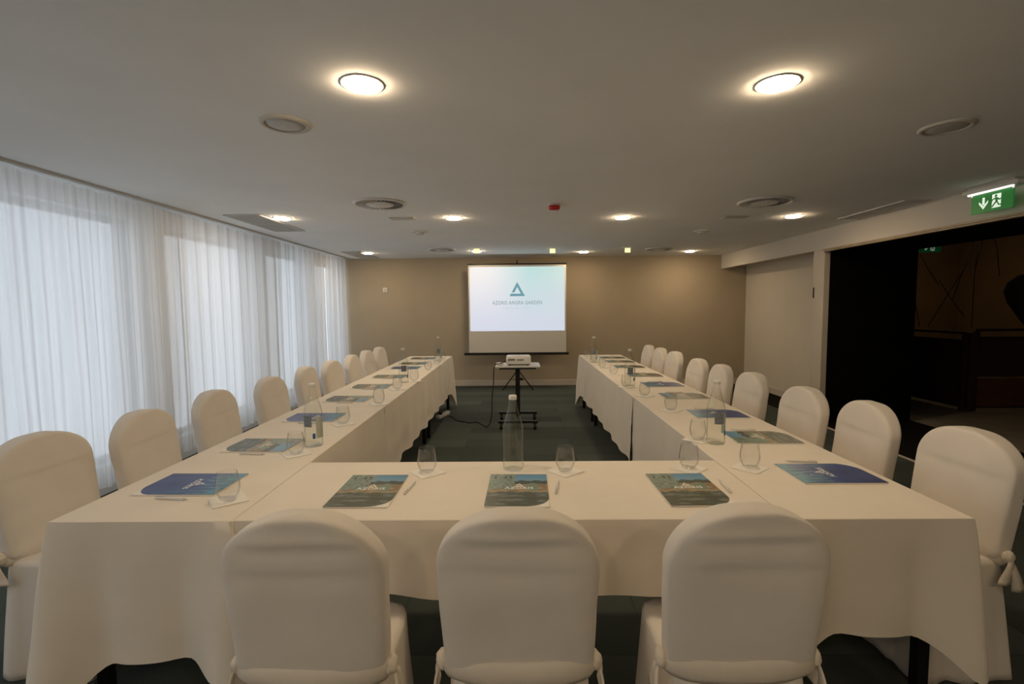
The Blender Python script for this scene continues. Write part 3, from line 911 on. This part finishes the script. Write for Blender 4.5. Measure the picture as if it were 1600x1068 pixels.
# ------------------------------------------------------------------ projector stand, projector, cable
px, py = -.003, 5.93
r = empty('projector_stand', (px, py, 0))
MB().box(-.27, .27, -.20, .20, .722, .742, .004).build('tray', M['laminate'], r)
MB().box(-.22, .22, -.16, .16, .700, .722, .003).build('tray_frame', M['black_metal'], r)
MB().box(-.028, .028, -.028, .028, .10, .700, .004).build('post', M['black_metal'], r)
for sy, w in ((-.26, .235), (.24, .245)):
    b = MB().box(-w, w, sy - .02, sy + .02, .075, .105, .004).build('base_bar', M['black_metal'], r)
    for sx in (-1, 1):
        c_ = MB().box(sx * (w - .035) - .018, sx * (w - .035) + .018, sy - .015, sy + .015, .05, .075, .003).build('caster', M['black_metal'], r)
        MB().cyl((sx * (w - .035) - .016, sy, .035), (sx * (w - .035) + .016, sy, .035), .035, 20).build('wheel', M['black_metal'], c_, True, auto=40)
MB().box(-.025, .025, -.26, .24, .078, .102, .003).build('spine', M['black_metal'], r)
MB().cyl((.028, 0, .56), (.06, 0, .56), .018, 14).build('knob', M['black_metal'], r)
tag(r, 'black rolling projector stand with pale tray in the middle of the aisle', 'stand')

r = empty('projector', (px + .012, py - .02, .7425))
MB().box(-.15, .15, -.11, .11, .012, .112, .022).build('body', M['white_plastic'], r, True, auto=40)
pv = MB()
for j in range(14): pv.box(-.125 + j * .006, -.125 + j * .006 + .003, -.1115, -.109, .055 + .002 * (j % 3), .082)
for j in range(12): pv.box(-.02 + j * .007, -.02 + j * .007 + .004, -.1115, -.109, .060, .060 + .018 * (1 if j % 3 else .6))
pv.build('connector_panel', M['black_metal'], r)
MB().cyl((.06, .105, .06), (.06, .125, .06), .035, 24).build('lens', M['black_metal'], r)
for sx in (-1, 1):
    for sy in (-1, 1): MB().cyl((sx * .11, sy * .08, 0), (sx * .11, sy * .08, .014), .012, 10).build('foot', M['black_metal'], r)
bt = MB()
for j in range(3): bt.cyl((-.05 + j * .03, 0, .112), (-.05 + j * .03, 0, .114), .008, 12)
bt.build('button', M['grille'], r)
tag(r, 'white projector on the pale tray of the rolling stand', 'projector')
tag(MB().box(-.255, -.175, 5.83, 5.90, .742, .772, .008).build('power_adapter', M['white_plastic'], None, True, auto=40), 'small white adapter on the tray beside the projector', 'adapter')
pts = [(-.15, 5.80, .80), (-.20, 5.77, .775), (-.262, 5.74, .765), (-.285, 5.725, .70), (-.29, 5.72, .55), (-.31, 5.72, .35), (-.315, 5.72, .18), (-.34, 5.73, .06), (-.38, 5.76, .012),
       (-.46, 5.92, .008), (-.52, 6.02, .008), (-.60, 5.98, .008), (-.66, 6.02, .008), (-.78, 6.12, .008), (-.86, 6.30, .008), (-.935, 6.30, .02)]
def smooth_path(P, n=6):
    P = [Vector(p) for p in P]; out = []
    for i in range(len(P) - 1):
        a, b, c, d = P[max(i - 1, 0)], P[i], P[i + 1], P[min(i + 2, len(P) - 1)]
        for j in range(n):
            t = j / n
            out.append(.5 * ((2 * b) + (c - a) * t + (2 * a - 5 * b + 4 * c - d) * t * t + (3 * b - a - 3 * c + d) * t ** 3))
    return out + [P[-1]]
tag(MB().tube(smooth_path(pts), .006, 8).build('power_cable', M['black_metal'], None, True), 'black cable running from the projector stand across the carpet', 'cable')
r = empty('power_strip', (-1.0, 6.38, 0), radians(75))
MB().box(-.17, .17, -.03, .03, 0, .042, .008).build('body', M['white_plastic'], r, True, auto=40)
sk = MB()
for j in range(4): sk.cyl((-.12 + j * .075, 0, .042), (-.12 + j * .075, 0, .0435), .019, 18)
sk.build('sockets', M['grille'], r)
MB().box(-.10, -.06, -.02, .02, .0435, .075, .006).build('plug', M['black_metal'], r)
tag(r, 'white power strip on the carpet under the window-side cloth', 'power strip')

# ------------------------------------------------------------------ ceiling fittings
LIGHTS = [(-.616, 2.018, 'near bright round downlight above the window-side half'), (1.068, 2.065, 'near bright round downlight above the opening-side half'),
          (-2.32, 4.87, 'round downlight beside the long ceiling grille by the curtains'), (-.631, 4.955, 'round downlight of the second row above the window-side tables'),
          (1.077, 5.025, 'round downlight of the second row above the opening-side tables'), (2.819, 5.06, 'round downlight of the second row nearest the bulkhead'),
          (-2.425, 7.97, 'round downlight of the far row beside the small grille'), (-.642, 7.868, 'round downlight of the far row above the projection screen'),
          (1.101, 8.119, 'round downlight of the far row just beside the projection screen'), (2.87, 8.187, 'round downlight of the far row nearest the bulkhead')]
RING = MB().lathe([(.0725, 0), (.088, 0), (.0875, -.002), (.083, -.004), (.074, -.004), (.0725, -.002), (.0725, 0)], 40).mesh('trim_ring', M['white_plastic'], True)
DISC = MB().lathe([(0, -.016), (.045, -.0155), (.062, -.014), (.070, -.0105), (.0722, -.006), (.0722, -.001), (0, -.001)], 40).mesh('diffuser', M['lamp'], True)
for x, y, lb in LIGHTS:
    r = empty('downlight', (x, y, CZ))
    link('trim_ring', RING, r); link('diffuser', DISC, r)
    tag(r, lb, 'ceiling light', 'round downlights in the ceiling')
for y, xs in ((-.95, (-2.38, -.63, 1.08, 2.82)), (-3.9, (-2.38, -.63, 1.08, 2.82))):  # unseen rows added to brighten the ceiling and chair backs
    for x in xs:
        r = empty('downlight', (x, y, CZ))
        link('trim_ring', RING, r); link('diffuser', DISC, r)
        tag(r, 'added unseen downlight in the rows behind the camera', 'ceiling light', 'added unseen downlights behind the camera')
def speaker(x, y, rad, lb):
    r = empty('ceiling_speaker', (x, y, CZ))
    MB().lathe([(rad * .78, 0), (rad, 0), (rad, -.004), (rad * .93, -.011), (rad * .80, -.011), (rad * .78, -.004), (rad * .78, 0)], 44).build('rim', M['bulk'], r, True)
    k = MB()
    k.lathe([(0, -.013), (rad * .5, -.012), (rad * .74, -.006), (rad * .75, -.001), (0, -.001)], 44)
    k.build('grille', M['grille'], r, True)
    tag(r, lb, 'ceiling speaker')
speaker(-1.120, 2.424, .118, 'round ceiling speaker near the front downlight on the window side')
speaker(2.205, 2.587, .118, 'round ceiling speaker near the front downlight on the bulkhead side')
def diffuser(x, y, rad, lb):
    r = empty('air_diffuser', (x, y, CZ))
    MB().lathe([(rad * .86, 0), (rad, 0), (rad, -.006), (rad * .95, -.016), (rad * .88, -.016), (rad * .86, -.006), (rad * .86, 0)], 48).build('rim', M['white_plastic'], r, True)
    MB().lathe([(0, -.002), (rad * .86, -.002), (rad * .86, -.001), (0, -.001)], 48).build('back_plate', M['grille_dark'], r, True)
    k = MB()
    for j in range(30):
        a = 2 * pi * j / 30
        mt = Matrix.Rotation(a, 4, 'Z') @ Matrix.Translation((rad * .69, 0, -.012)) @ Matrix.Rotation(.7, 4, 'X')
        k.box(-rad * .165, rad * .165, -.011, .011, -.001, .001, 0, mt)
    k.build('blades', M['grille'], r)
    MB().lathe([(0, -.022), (rad * .46, -.020), (rad * .54, -.012), (rad * .54, -.003), (0, -.003)], 44).build('centre_cap', M['white_plastic'], r, True)
    tag(r, lb, 'air diffuser', 'round air diffusers in the ceiling')
diffuser(-1.172, 4.24, .225, 'round bladed air diffuser in the middle of the ceiling, window side')
diffuser(2.165, 4.34, .222, 'round bladed air diffuser in the ceiling, bulkhead side')
diffuser(-1.159, 7.58, .215, 'round air diffuser near the screen, window side')
diffuser(2.244, 7.80, .215, 'round air diffuser near the back wall, bulkhead side')
def grille(x0, x1, y0, y1, lb, bars=26):
    r = empty('ceiling_grille', ((x0 + x1) / 2, (y0 + y1) / 2, CZ))
    hx, hy = (x1 - x0) / 2, (y1 - y0) / 2
    f = MB(); w = .022
    f.box(-hx, -hx + w, -hy, hy, -.010, 0, .002); f.box(hx - w, hx, -hy, hy, -.010, 0, .002)
    f.box(-hx + w, hx - w, -hy, -hy + w, -.010, 0, .002); f.box(-hx + w, hx - w, hy - w, hy, -.010, 0, .002)
    f.box(-hx + w, hx - w, -.012, .012, -.010, 0, .002)
    f.build('frame', M['grille'], r)
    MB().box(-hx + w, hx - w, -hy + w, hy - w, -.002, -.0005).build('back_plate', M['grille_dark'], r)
    s_ = MB()
    n = int((2 * hx - 2 * w) / .014)
    for j in range(n):
        x = -hx + w + (j + .5) * (2 * hx - 2 * w) / n
        s_.box(x - .004, x + .004, -hy + w, -.012, -.009, -.003); s_.box(x - .004, x + .004, .012, hy - w, -.009, -.003)
    s_.build('louvres', M['grille'], r)
    tag(r, lb, 'ceiling grille', 'rectangular grilles in the ceiling')
grille(-2.79, -2.44, 4.66, 5.66, 'long two-part ceiling grille along the curtain, nearer one')
grille(-2.79, -2.45, 7.74, 8.72, 'long ceiling grille by the far corner of the curtain')
grille(3.38, 3.62, 4.35, 5.25, 'narrow ceiling grille beside the bulkhead before the exit sign')
def plate(x, y, hx, hy, lb):
    r = empty('access_hatch', (x, y, CZ))
    MB().box(-hx, hx, -hy, hy, -.007, 0, .003).build('frame', M['bulk'], r)
    MB().box(-hx + .014, hx - .014, -hy + .014, hy - .014, -.0095, -.007, .001).build('lid', M['bulk'], r)
    tag(r, lb, 'ceiling hatch')
plate(-1.146, 4.95, .125, .06, 'flat pale ceiling plate behind the diffuser, window side')
plate(2.236, 5.08, .125, .06, 'flat pale ceiling plate behind the diffuser, bulkhead side')
def detector(x, y, lb):
    r = empty('smoke_detector', (x, y, CZ))
    MB().lathe([(0, 0), (.095, 0), (.095, -.010), (.080, -.014), (0, -.014)], 32).build('base', M['white_plastic'], r, True, auto=40)
    MB().lathe([(0, -.013), (.052, -.013), (.046, -.034), (0, -.038)], 28).build('sensor', M['grille'], r, True, auto=40)
    tag(r, lb, 'smoke detector')
detector(-1.147, 5.80, 'flat round detector on the ceiling, window side')
detector(2.237, 5.98, 'flat round detector on the ceiling, bulkhead side')
r = empty('fire_alarm_sounder', (.333, 4.37, CZ))
MB().lathe([(0, 0), (.058, 0), (.060, -.006), (.050, -.014), (0, -.014)], 32).build('base', M['white_plastic'], r, True, auto=40)
MB().lathe([(0, -.013), (.050, -.014), (.054, -.020), (.052, -.038), (.040, -.050), (0, -.052)], 32).build('dome', M['red'], r, True, auto=45)
tag(r, 'red fire alarm sounder on the middle of the ceiling', 'fire alarm')
for x, y, lb in ((-.614, 7.50, 'small square yellow ceiling fitting on the window side of the screen'), (.55, 7.60, 'small square yellow ceiling fitting above the screen'),
                 (1.712, 7.62, 'small square yellow ceiling fitting nearest the bulkhead')):
    r = empty('square_fitting', (x, y, CZ))  # plain square fittings; their yellow glow imitates reflected light
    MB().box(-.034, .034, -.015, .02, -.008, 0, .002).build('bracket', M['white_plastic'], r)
    MB().box(-.042, .042, -.012, .012, -.075, -.008, .003).build('glow_face', M['reflect_glow'], r)
    tag(r, lb, 'ceiling fitting', 'small square fittings before the screen')

# wall plates
r = empty('wall_thermostat', (-2.407, YB, 1.772))
MB().box(-.042, .042, -.018, 0, -.042, .042, .005).build('housing', M['white_plastic'], r)
MB().box(-.022, .022, -.020, -.018, -.018, .018, .001).build('rocker', M['trim'], r)
tag(r, 'small pale square wall switch on the beige wall near the curtain', 'wall switch')
r = empty('wall_socket', (-2.476, YB - .012, .148))

bpy.data.objects.remove(r)

# ------------------------------------------------------------------ exit signs
def exit_sign(loc, rz, gm, wm, tm, lb, body=True):
    """local x runs along the sign from the arrow to the man; local -y is the face"""
    r = empty('exit_sign', loc, rz)
    L, Hs = .165, .145
    MB().box(-L - .055, L + .055, -.035, .035, -.052, -.018, .008).build('lamp_housing', M['white_plastic'], r, True, auto=40)
    MB().box(-L - .02, L + .02, -.022, .022, -.018, 0, .003).build('mount', M['bulk'], r)
    MB().cyl((-L - .01, -.020, -.056), (L + .01, -.020, -.056), .008, 14).build('tube_light', tm, r, True)
    for sx in (-1, 1):
        MB().box(sx * (L - .003) - .008, sx * (L - .003) + .008, -.006, .006, -.075, -.050, .002).build('clip', M['white_plastic'], r)
    p = MB().box(-L, L, -.004, .004, -.064 - Hs, -.064, .001).build('panel', gm, r)
    mt = Matrix.Translation((0, -.0042, -.064 - Hs / 2)) @ up_
    a = MB()
    ax = -.062
    a.prism([(ax - .009, .042), (ax - .009, -.012), (ax + .009, -.012), (ax + .009, .042)], 0, .0012, mt)
    a.prism([(ax, -.046), (ax + .036, -.002), (ax + .036, .016), (ax, -.022), (ax - .036, .016), (ax - .036, -.002)], 0, .0012, mt)
    a.build('arrow', wm, p)
    d = MB(); dx = .040
    d.prism([(dx - .034, -.050), (dx - .034, .050), (dx + .034, .050), (dx + .034, -.050)], 0, .0010, mt)
    d.build('doorway', wm, p)
    f = MB()
    zz = .0010; z2 = .0022
    n = 12
    f.prism([(dx - .004 + .010 * cos(2 * pi * i / n), .036 + .010 * sin(2 * pi * i / n)) for i in range(n)], zz, z2, mt)
    for poly in ([(dx - .010, .026), (dx + .012, .022), (dx + .010, -.010), (dx - .006, -.006)],
                 [(dx - .008, .026), (dx - .036, .012), (dx - .040, -.004), (dx - .032, -.004), (dx - .028, .006), (dx - .006, .014)],
                 [(dx + .010, .022), (dx + .026, .010), (dx + .034, .016), (dx + .037, .010), (dx + .026, -.001), (dx + .008, .010)],
                 [(dx - .006, -.004), (dx + .008, -.008), (dx - .010, -.024), (dx - .028, -.046), (dx - .036, -.040), (dx - .020, -.018)],
                 [(dx + .000, -.006), (dx + .011, -.008), (dx + .022, -.026), (dx + .042, -.030), (dx + .042, -.038), (dx + .016, -.036)]):
        f.prism(poly, zz, z2, mt)
    f.build('running_figure', gm, p)
    return tag(r, lb, 'exit sign')
exit_sign((3.60, 3.79, CZ), -pi / 2, M['green'], M['sign_white'], M['tube'], 'lit green exit sign with arrow hanging at the bulkhead')
r = exit_sign((6.32, 7.60, 2.43), 0, M['green_dim'], M['sign_white_dim'], M['white_plastic'], 'faint green exit sign far back in the dark lounge')
MB().cyl((0, 0, 0), (0, 0, .52), .008).build('drop_rod', M['black_metal'], r)

# ------------------------------------------------------------------ dim lounge beyond the opening
def rail(pts, zt, label, mesh_mat, panel=None, ends=(1, 1)):
    (xa, ya), (xb, yb) = pts
    a, b = Vector((xa, ya, 0)), Vector((xb, yb, 0))
    L = (b - a).length; ang = math.atan2(yb - ya, xb - xa)
    r = empty('lounge_railing', a, ang)
    MB().box(0, L, -.022, .022, zt - .035, zt, .006).build('top_rail', M['rail'], r)
    MB().box(0, L, -.015, .015, zt - .13, zt - .105, .004).build('mid_rail', M['rail'], r)
    MB().box(0, L, -.015, .015, .04, .07, .004).build('bottom_rail', M['rail'], r)
    n = max(1, round(L / 1.1))
    for i in range(n + 1):
        x = L * i / n
        MB().box(x - .025, x + .025, -.025, .025, 0, zt - .035, .004).build('post', M['rail'], r)
    MB().box(.03, L - .03, -.006, .006, .07 if not panel else .46, zt - .13).build('infill', mesh_mat, r)
    if panel: MB().box(.03, L - .03, -.016, .016, .07, .44, .003).build('kick_panel', panel, r)
    return tag(r, label, 'railing')
rail([(5.93, 8.9), (5.98, 6.55)], 1.06, 'dark railing with red screen running away into the lounge', M['mesh_red'])
rail([(6.08, 6.50), (9.0, 6.50)], 1.10, 'dark railing crossing the lounge above an amber wood panel', M['mesh_red'], M['wood_panel'])
tag(MB().box(5.985, 6.07, 6.46, 6.56, 0, 1.02, .006).box(5.97, 6.085, 6.45, 6.57, 1.02, 1.05, .004).build('railing_pillar', M['rail']), 'dark square pillar at the corner between both railings', 'pillar')
r = empty('string_sculpture', (7.3, 8.4, 0))
for i, (xa, za, xb, zb) in enumerate([(-.72, 2.42, -.42, 1.05), (.70, 2.8, -.25, 1.05), (.56, 2.8, .52, 1.0), (.72, 2.8, .55, 2.0), (.80, 2.8, 1.0, 1.9), (-.35, 2.3, .0, 1.75), (.02, 1.85, .5, 1.2), (.64, 2.8, .30, 1.5)]):
    MB().tube([(xa, .03 * i, za), ((xa + xb) / 2 + .03 * sin(i * 2.0), .03 * i, (za + zb) / 2), (xb, .03 * i, zb)], .006, 6).build('cord', M['pod'], r, True)
MB().box(-.9, 1.2, -.02, .26, 2.80, 2.84, .004).build('top_bar', M['pod'], r)
for x in (-.6, .9): MB().cyl((x, .1, 2.84), (x, .1, 2.95), .006).build('hanger', M['pod'], r)
tag(r, 'thin dark crossing cords hanging before the amber lounge wall', 'sculpture')
r = empty('hanging_pod', (6.72, 6.15, 0))
MB().lathe([(0, .62), (.04, .64), (.10, .80), (.20, 1.02), (.34, 1.26), (.44, 1.44), (.48, 1.58), (.45, 1.70), (.35, 1.79), (.20, 1.835), (0, 1.85)], 40).build('shell', M['pod'], r, True)
MB().cyl((0, 0, 1.84), (0, 0, 2.95), .012).build('cord', M['pod'], r)
tag(r, 'dark teardrop-shaped pod hanging beyond the opening', 'hanging pod')
# weak amber lamp, unseen above the opening's head, added to light the lounge
r = empty('added_lounge_lamp', (7.4, 8.9, 2.95))
MB().lathe([(0, 0), (.16, 0), (.16, -.03), (.14, -.045), (0, -.045)], 32).build('fixture', mat('added_lamp_glow', (.8, .6, .4), .5, emit=(1, .72, .44), estr=8), r)
tag(r, 'added dim amber ceiling lamp, unseen high in the lounge', 'ceiling fitting')
